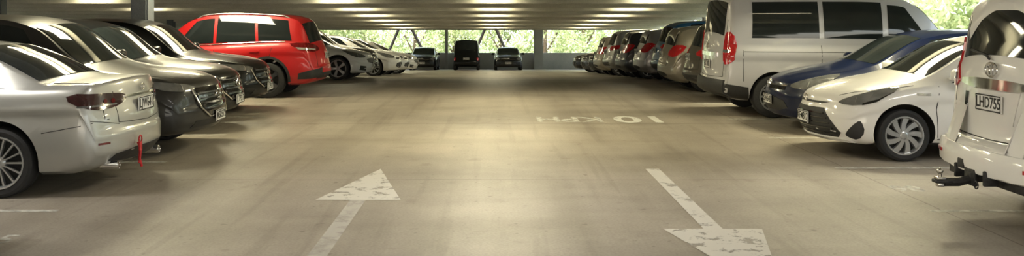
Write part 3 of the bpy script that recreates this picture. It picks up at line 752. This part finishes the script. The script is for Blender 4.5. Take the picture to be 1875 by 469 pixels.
# ------------------------------------------------------------ setting
def concrete(name, c1, c2, rough=.8, joints=False, scale=.6):
    m, nt, b = new_mat(name); N = nt.nodes; Lk = nt.links
    tc = N.new('ShaderNodeTexCoord')
    n1 = N.new('ShaderNodeTexNoise'); n1.inputs['Scale'].default_value = scale; n1.inputs['Detail'].default_value = 8; n1.inputs['Roughness'].default_value = .65
    n2 = N.new('ShaderNodeTexNoise'); n2.inputs['Scale'].default_value = 45; n2.inputs['Detail'].default_value = 5
    Lk.new(tc.outputs['Object'], n1.inputs['Vector']); Lk.new(tc.outputs['Object'], n2.inputs['Vector'])
    r = N.new('ShaderNodeValToRGB'); r.color_ramp.elements[0].position = .32; r.color_ramp.elements[1].position = .68
    r.color_ramp.elements[0].color = (*c1, 1); r.color_ramp.elements[1].color = (*c2, 1)
    Lk.new(n1.outputs['Fac'], r.inputs['Fac'])
    mx = N.new('ShaderNodeMix'); mx.data_type = 'RGBA'; mx.blend_type = 'MULTIPLY'; mx.inputs[0].default_value = .3
    Lk.new(r.outputs['Color'], mx.inputs[6])
    r2 = N.new('ShaderNodeValToRGB'); r2.color_ramp.elements[0].position = .35; r2.color_ramp.elements[1].position = .6
    r2.color_ramp.elements[0].color = (.45, .45, .45, 1)
    Lk.new(n2.outputs['Fac'], r2.inputs['Fac']); Lk.new(r2.outputs['Color'], mx.inputs[7])
    out = mx.outputs[2]
    if joints:
        sp = N.new('ShaderNodeSeparateXYZ'); Lk.new(tc.outputs['Object'], sp.inputs[0])
        def mult(prev, fac, col):
            q = N.new('ShaderNodeMix'); q.data_type = 'RGBA'; q.blend_type = 'MULTIPLY'
            Lk.new(fac, q.inputs[0]); Lk.new(prev, q.inputs[6]); q.inputs[7].default_value = (*col, 1); return q.outputs[2]
        def math_(op, a, v=None, b2=None):
            q = N.new('ShaderNodeMath'); q.operation = op; Lk.new(a, q.inputs[0])
            if v is not None: q.inputs[1].default_value = v
            if b2 is not None: Lk.new(b2, q.inputs[1])
            return q.outputs[0]
        # saw-cut joints, slightly wavy
        wob = math_('MULTIPLY', n1.outputs['Fac'], .06)
        for ax, per, ofs, wd in ((1, 4.7, .15, .012), (0, 9.4, -3.9, .008)):
            a = math_('ADD', sp.outputs[ax], ofs, None); a = math_('ADD', a, None, wob)
            a = math_('PINGPONG', a, per/2); a = math_('LESS_THAN', a, wd)
            out = mult(out, a, (.55, .52, .5))
        def band(scale3, sc, p0, p1, col, det=5):
            mp = N.new('ShaderNodeMapping'); mp.inputs['Scale'].default_value = scale3; Lk.new(tc.outputs['Object'], mp.inputs[0])
            n3 = N.new('ShaderNodeTexNoise'); n3.inputs['Scale'].default_value = sc; n3.inputs['Detail'].default_value = det
            Lk.new(mp.outputs[0], n3.inputs['Vector'])
            r3 = N.new('ShaderNodeValToRGB'); r3.color_ramp.elements[0].position = p0; r3.color_ramp.elements[1].position = p1
            Lk.new(n3.outputs['Fac'], r3.inputs['Fac']); return mult(out, r3.outputs['Color'], col)
        out = band((1.6, .10, 1), 1.0, .44, .70, (.80, .785, .77))        # tyre-worn lanes
        out = band((6., .25, 1), 1.0, .56, .66, (.87, .86, .85))          # narrow tyre streaks
        out = band((.25, 1.3, 1), 1.0, .50, .72, (.86, .85, .82))         # cross patches
        out = band((1, 1, 1), 3.0, .62, .72, (.82, .80, .78), 6)          # oil stains
        out = band((1, 1, 1), 9.0, .67, .72, (.68, .66, .64), 3)          # droplets
    Lk.new(out, b.inputs['Base Color']); b.inputs['Roughness'].default_value = rough
    bp = N.new('ShaderNodeBump'); bp.inputs['Strength'].default_value = .10; Lk.new(n2.outputs['Fac'], bp.inputs['Height']); Lk.new(bp.outputs['Normal'], b.inputs['Normal'])
    return m
MF = concrete('floor_concrete', (.285, .25, .205), (.42, .375, .31), .5, True)
MC = concrete('ceiling_concrete', (.46, .44, .37), (.64, .61, .53))
MW = concrete('wall_concrete', (.40, .40, .37), (.55, .54, .50))
XL, XR, Y0, Y1 = -27., 10.2, -15., 61.
ys = [Y0+i*.5 for i in range(int((Y1-Y0)/.5)+1)]
def profile_slab(z_off, th, x0, x1, ysr=ys):
    vs = []; fs = []
    for y in ysr:
        z = zf(y)+z_off
        vs += [(x0, y, z), (x1, y, z), (x1, y, z+th), (x0, y, z+th)]
    for i in range(len(ysr)-1):
        for j in range(4): fs.append((i*4+j, i*4+(j+1) % 4, i*4+4+(j+1) % 4, i*4+4+j))
    fs += [(0, 1, 2, 3), tuple(range(len(vs)-4, len(vs)))]
    return mesh_from(vs, fs, sharp=30)
fl = profile_slab(-.25, .25, XL-.1, XR+.1)
obj('floor', fl, MF, kind='structure', label='worn concrete parking deck floor', cat='floor')
obj('ceiling', profile_slab(2.98, .25, XL-.1, XR+.1), MC, kind='structure', label='precast concrete ceiling slab', cat='ceiling')
yb = -1.0-2.35*5; n = 0
while yb < 60:
    bm = bmesh.new(); bmesh.ops.create_cube(bm, size=1)
    for v in bm.verts:
        wid = .34 if v.co.z > 0 else .26
        v.co = Vector((v.co.x*(XR-XL), v.co.y*wid, v.co.z*.44))
    bmesh.ops.bevel(bm, geom=bm.edges[:], offset=.02, segments=1, affect='EDGES')
    o = obj('ceiling_beam', bm_mesh(bm, smooth=False), MC, ((XL+XR)/2, yb, zf(yb)+2.77), label='precast concrete ceiling beam spanning the deck', cat='beam', group='ceiling beams')
    yb += 2.35; n += 1
# parapets
def parapet(name, x0, x1):
    obj(name, profile_slab(0, 1.1, x0, x1), MW, kind='structure', label='concrete parapet wall along the deck edge', cat='wall')
parapet('wall_left', XL-.1, XL+.1); parapet('wall_right', XR-.1, XR+.1)
zE = zf(60.6)
obj('wall_end', rbox(XR-XL, .2, 1.12, .01, loc=((XL+XR)/2, 0, .56)), MW, (0, 60.7, zE), kind='structure', label='pale concrete parapet wall at the end of the deck', cat='wall')
def pillar(x, y, w=.4, d=.4, mat=MW, lab='square concrete pillar'):
    bm = bmesh.new(); bmesh.ops.create_cube(bm, size=1)
    for v in bm.verts: v.co = Vector((v.co.x*w, v.co.y*d, (v.co.z+.5)*2.98))
    bmesh.ops.bevel(bm, geom=[e for e in bm.edges if abs(e.verts[0].co.z-e.verts[1].co.z) > 1], offset=.03, segments=2, affect='EDGES')
    obj('pillar', bm_mesh(bm, smooth=False), mat, (x, y, zf(y)), label=lab, cat='pillar')
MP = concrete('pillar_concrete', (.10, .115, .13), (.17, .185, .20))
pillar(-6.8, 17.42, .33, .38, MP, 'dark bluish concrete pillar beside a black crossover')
pillar(2.95, 60.3, .6, .4, MW, 'pale concrete pillar at the end parapet'); pillar(-3.2, 60.4, .2, .3, MW, 'slim concrete pillar at the end parapet')
for x in (-26.6, 9.9):
    for y in (-8, 9, 25.5, 42, 59): pillar(x, y, .35, .4, MW, 'concrete edge pillar at the deck side')
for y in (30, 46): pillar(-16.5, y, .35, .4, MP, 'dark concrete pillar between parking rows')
# steel braces outside the end opening
MB = simple('brace_steel', (.16, .12, .10), .6, .2, var=.2)
for (xa, xb) in ((-6.45, -7.2), (-5.6, -4.7), (-.62, -1.35), (.1, .9)):
    obj('steel_brace', pipe([(xa, 60.95, zE+2.75), (xb, 60.95, zE+1.0)], .09, 4), MB, label='brown diagonal steel brace across the end opening', cat='brace', group='steel braces')

# ------------------------------------------------------------ floor markings (worn paint)
def worn(name, col, thr, soft=.06, scale=7, top=.82, low=.1):
    m, nt, b = new_mat(name); N = nt.nodes; Lk = nt.links
    b.inputs['Base Color'].default_value = (*col, 1); b.inputs['Roughness'].default_value = .6
    tc = N.new('ShaderNodeTexCoord'); nz = N.new('ShaderNodeTexNoise'); nz.inputs['Scale'].default_value = scale; nz.inputs['Detail'].default_value = 9; nz.inputs['Roughness'].default_value = .7
    Lk.new(tc.outputs['Object'], nz.inputs['Vector']); r = N.new('ShaderNodeValToRGB')
    r.color_ramp.elements[0].position = thr-soft; r.color_ramp.elements[1].position = thr+soft
    r.color_ramp.elements[0].color = (top, top, top, 1); r.color_ramp.elements[1].color = (low, low, low, 1)
    Lk.new(nz.outputs['Fac'], r.inputs['Fac']); Lk.new(r.outputs['Color'], b.inputs['Alpha']); return m
MK = worn('worn_paint', (.74, .73, .68), .60, top=.9, low=.3); MK2 = worn('faded_paint', (.70, .69, .63), .56, .12, top=.75, low=.15)
MK3 = worn('arrow_paint', (.68, .65, .58), .565, .03, 6, .85, .18); MK4 = worn('shaft_paint', (.64, .61, .55), .58, .1, 5, .6, .25)
MK5 = worn('lane_paint', (.68, .65, .59), .60, .05, 6, .85, .25)
def flat(name, pts, mat, label, cat='floor marking', parent=None):
    vs = [(x, y, zf(y)+.004) for x, y in pts]
    me = bpy.data.meshes.new(name); me.from_pydata(vs, [], [tuple(range(len(vs)))]); me.update()
    o = obj(name, me, mat, label=label if not parent else None, cat=cat if not parent else None); o.parent = parent; return o
a1 = flat('floor_arrow', [(-.85, 8.2), (-1.24, 9.84), (-1.63, 8.2)], MK3, 'worn white painted arrow pointing down the aisle')
flat('arrow_shaft', [(-1.17, 5.0), (-1.17, 8.2), (-1.31, 8.2), (-1.31, 5.0)], MK4, '', parent=a1)
a2 = flat('floor_arrow', [(1.33, 7.1), (1.73, 5.3), (2.11, 7.1)], MK3, 'worn white painted arrow pointing the opposite way')
flat('arrow_shaft', [(1.65, 9.84), (1.65, 7.1), (1.80, 7.1), (1.80, 9.84)], MK5, '', parent=a2)
t = text_mesh('10', .95, 0, .02); o = obj('speed_marking', t, MK, (2.36, 14.5, .004), label='white painted 10 speed figure on the deck', cat='floor marking')
o.rotation_euler = (0, 0, pi); o.scale = (.95, 1.25, 1)
t = text_mesh('KPH', .80, 0, .02); o = obj('speed_marking', t, MK2, (1.20, 14.5, .004), label='faded KPH lettering painted on the deck', cat='floor marking')
o.rotation_euler = (0, 0, pi); o.scale = (.72, 1.2, 1)
t = text_mesh('86', .30, 0, .006); o = obj('bay_number', t, MK2, (4.0, 8.75, .004), label='faded bay number painted on the deck', cat='floor marking'); o.rotation_euler = (0, 0, pi); o.scale = (1., 1.3, 1)
t = text_mesh('35', .30, 0, .006); o = obj('bay_number', t, MK2, (-3.75, 6.75, .004), label='faded bay number painted on the deck', cat='floor marking'); o.scale = (1., 1.3, 1)
for sx_, lst in ((1, (7.75, 9.9, 12.3, 14.5, 17.0, 19.3, 21.6, 23.9)), (-1, (7.75, 10.3, 12.6, 14.8, 17.1, 21.2))):
    for y in lst:
        a, b_ = 3.75*sx_, 8.8*sx_
        flat('bay_line', [(a, y-.045), (b_, y-.045), (b_, y+.045), (a, y+.045)], MK2, 'faded white parking bay line')

# ------------------------------------------------------------ outside
MG = simple('outside_ground', (.12, .16, .06), .9, var=.3, scale=.5)
me = mesh_from([(-90, -40, -3.5), (90, -40, -3.5), (90, 140, -3.5), (-90, 140, -3.5)], [(0, 1, 2, 3)])
obj('ground_outside', me, MG, kind='structure', label='grassy ground outside the deck', cat='ground')
def leafmat(name, c1, c2):
    m, nt, b = new_mat(name); N = nt.nodes
    tc = N.new('ShaderNodeTexCoord'); nz = N.new('ShaderNodeTexNoise'); nz.inputs['Scale'].default_value = 1.3; nz.inputs['Detail'].default_value = 3
    r = N.new('ShaderNodeValToRGB'); r.color_ramp.elements[0].color = (*c1, 1); r.color_ramp.elements[1].color = (*c2, 1); r.color_ramp.elements[0].position = .35; r.color_ramp.elements[1].position = .65
    nt.links.new(tc.outputs['Object'], nz.inputs['Vector']); nt.links.new(nz.outputs['Fac'], r.inputs['Fac']); nt.links.new(r.outputs['Color'], b.inputs['Base Color'])
    b.inputs['Roughness'].default_value = .5
    tr = N.new('ShaderNodeBsdfTranslucent'); nt.links.new(r.outputs['Color'], tr.inputs['Color'])
    ms_ = N.new('ShaderNodeMixShader'); ms_.inputs[0].default_value = .45
    nt.links.new(b.outputs[0], ms_.inputs[1]); nt.links.new(tr.outputs[0], ms_.inputs[2]); nt.links.new(ms_.outputs[0], N['Material Output'].inputs['Surface'])
    return m
ML = leafmat('leaves', (.28, .36, .14), (.74, .77, .46))
MT = simple('bark', (.12, .09, .06), .9, var=.3)
leaf_meshes = []
for q in range(3):
    rnd = random.Random(q+3); vs = []; fs = []
    blobs = [(Vector((rnd.uniform(-1.9, 1.9), rnd.uniform(-1.3, 1.3), rnd.uniform(1.0, 6.2))), rnd.uniform(.9, 1.35)) for _ in range(18)]
    for i in range(5200):
        c, rr = blobs[i % 18]
        d = Vector((rnd.gauss(0, 1), rnd.gauss(0, 1), rnd.gauss(0, 1))).normalized()*rr*rnd.uniform(.55, 1.05)
        p = c+d; a = Vector((rnd.gauss(0, 1), rnd.gauss(0, 1), rnd.gauss(0, 1))).normalized(); b_ = a.cross(Vector((rnd.gauss(0, 1), rnd.gauss(0, 1), rnd.gauss(0, 1)))).normalized()
        l = rnd.uniform(.08, .17); o_ = len(vs); vs += [p-a*l, p+b_*l*.5, p+a*l, p-b_*l*.5]; fs.append((o_, o_+1, o_+2, o_+3))
    me = bpy.data.meshes.new('leaves'); me.from_pydata([tuple(v) for v in vs], [], fs); me.update(); me.materials.append(ML); leaf_meshes.append(me)
trunk = join([pipe([(0, 0, 0), (.1, 0, 1.8), (0, .1, 4.2)], .14, 8), pipe([(.05, 0, 1.6), (.9, .2, 3.2)], .07, 6), pipe([(.05, 0, 2.0), (-.9, -.2, 3.6)], .07, 6)])
trunk.materials.append(MT)
spots = [(x, 66+.4*(i % 2), 0) for i, x in enumerate((-30, -23.2, -16.4, -9.6, -3.0, 3.8, 10.6, 17.4))]
spots += [(x, 72.5, 0) for x in (-26.5, -19.8, -13, -6.3, .4, 7.2, 14)]
spots += [(14.6, y, 1) for y in (6, 12.7, 19.4, 26.1, 32.8, 39.5, 46.2, 53)]
spots += [(20.6, y, 1) for y in (9.4, 16, 22.7, 29.4)]
spots += [(-31.5, y, 1) for y in (14, 20.7, 27.4, 34.1, 40.8, 47.5, 54.2)]
for i, (x, y, o90) in enumerate(spots):
    z = -3.5
    t = obj('tree', trunk, None, (x, y, z), label='leafy green tree outside the parking deck', cat='tree', group='trees outside the deck')
    t.rotation_euler = (0, 0, (pi/2 if o90 else 0)+(pi if i % 2 else 0)); t.scale = (1.0, 1.0, 1.08)
    obj('foliage', leaf_meshes[i % 3], None, parent=t, kind='stuff')

# ------------------------------------------------------------ light
w = bpy.data.worlds.new('World'); scene.world = w; w.use_nodes = True
nt = w.node_tree; bg = nt.nodes['Background']
sky = nt.nodes.new('ShaderNodeTexSky'); sky.sky_type = 'NISHITA'
sky.sun_disc = False; sky.sun_elevation = radians(48); sky.sun_rotation = radians(200); sky.air_density = 1.2; sky.dust_density = 3
mixw = nt.nodes.new('ShaderNodeMix'); mixw.data_type = 'RGBA'; mixw.inputs[0].default_value = .75
nt.links.new(sky.outputs[0], mixw.inputs[6]); mixw.inputs[7].default_value = (.97, .98, .98, 1)
nt.links.new(mixw.outputs[2], bg.inputs['Color']); bg.inputs['Strength'].default_value = 2.8
sun = bpy.data.lights.new('sun', 'SUN'); sun.energy = 6.; sun.angle = radians(2); sun.color = (1, .96, .88)
so = bpy.data.objects.new('sun', sun); COL.objects.link(so); so.rotation_euler = (radians(38), 0, radians(25))
MFX = simple('fill_strip', (1, .95, .8), .4, emis=(1, .94, .78), estr=3)  # glow for the added fill strips under the slab
for y in (-6.4, -1.7, 3, 7.7, 12.4, 17.1, 31.2, 35.9, 40.6, 45.3, 50, 54.7):  # added lights to brighten the deck, tinted yellow further along the aisle
  for x in (-14, -5.5, 0, 5.5):
    if x == -14 and (y > 40 or y < 5): continue
    yy = y+.15
    f = obj('added_ceiling_light', join([rbox(1.25, .16, .05, .01)]), MFX, (x, yy, zf(yy)+2.93), label='slim added batten light fixed to the ceiling', cat='added light', group='batten lights')
    l = bpy.data.lights.new('fill', 'AREA'); l.shape = 'RECTANGLE'; l.size = 1.25; l.size_y = .5
    en = 70 if y < 0 else (40 if y < 5 else (62 if y < 10 else (125 if y < 20 else 46)))
    l.energy = en; l.color = (1, .96, .89) if y < 10 else (1, .91, .60)
    lo = bpy.data.objects.new('fill_lamp', l); COL.objects.link(lo); lo.location = (x, yy, zf(yy)+2.88)

# ------------------------------------------------------------ camera
cam = bpy.data.cameras.new('camera'); co = bpy.data.objects.new('camera', cam); COL.objects.link(co)
co.location = (0, 0, 1.7); co.rotation_euler = (pi/2, 0, 0); cam.sensor_width = 36
cam.lens = 36*1650/1875
cam.shift_x = 32.5/1875; cam.shift_y = -209.5/1875; cam.clip_start = .05; cam.clip_end = 500
scene.camera = co
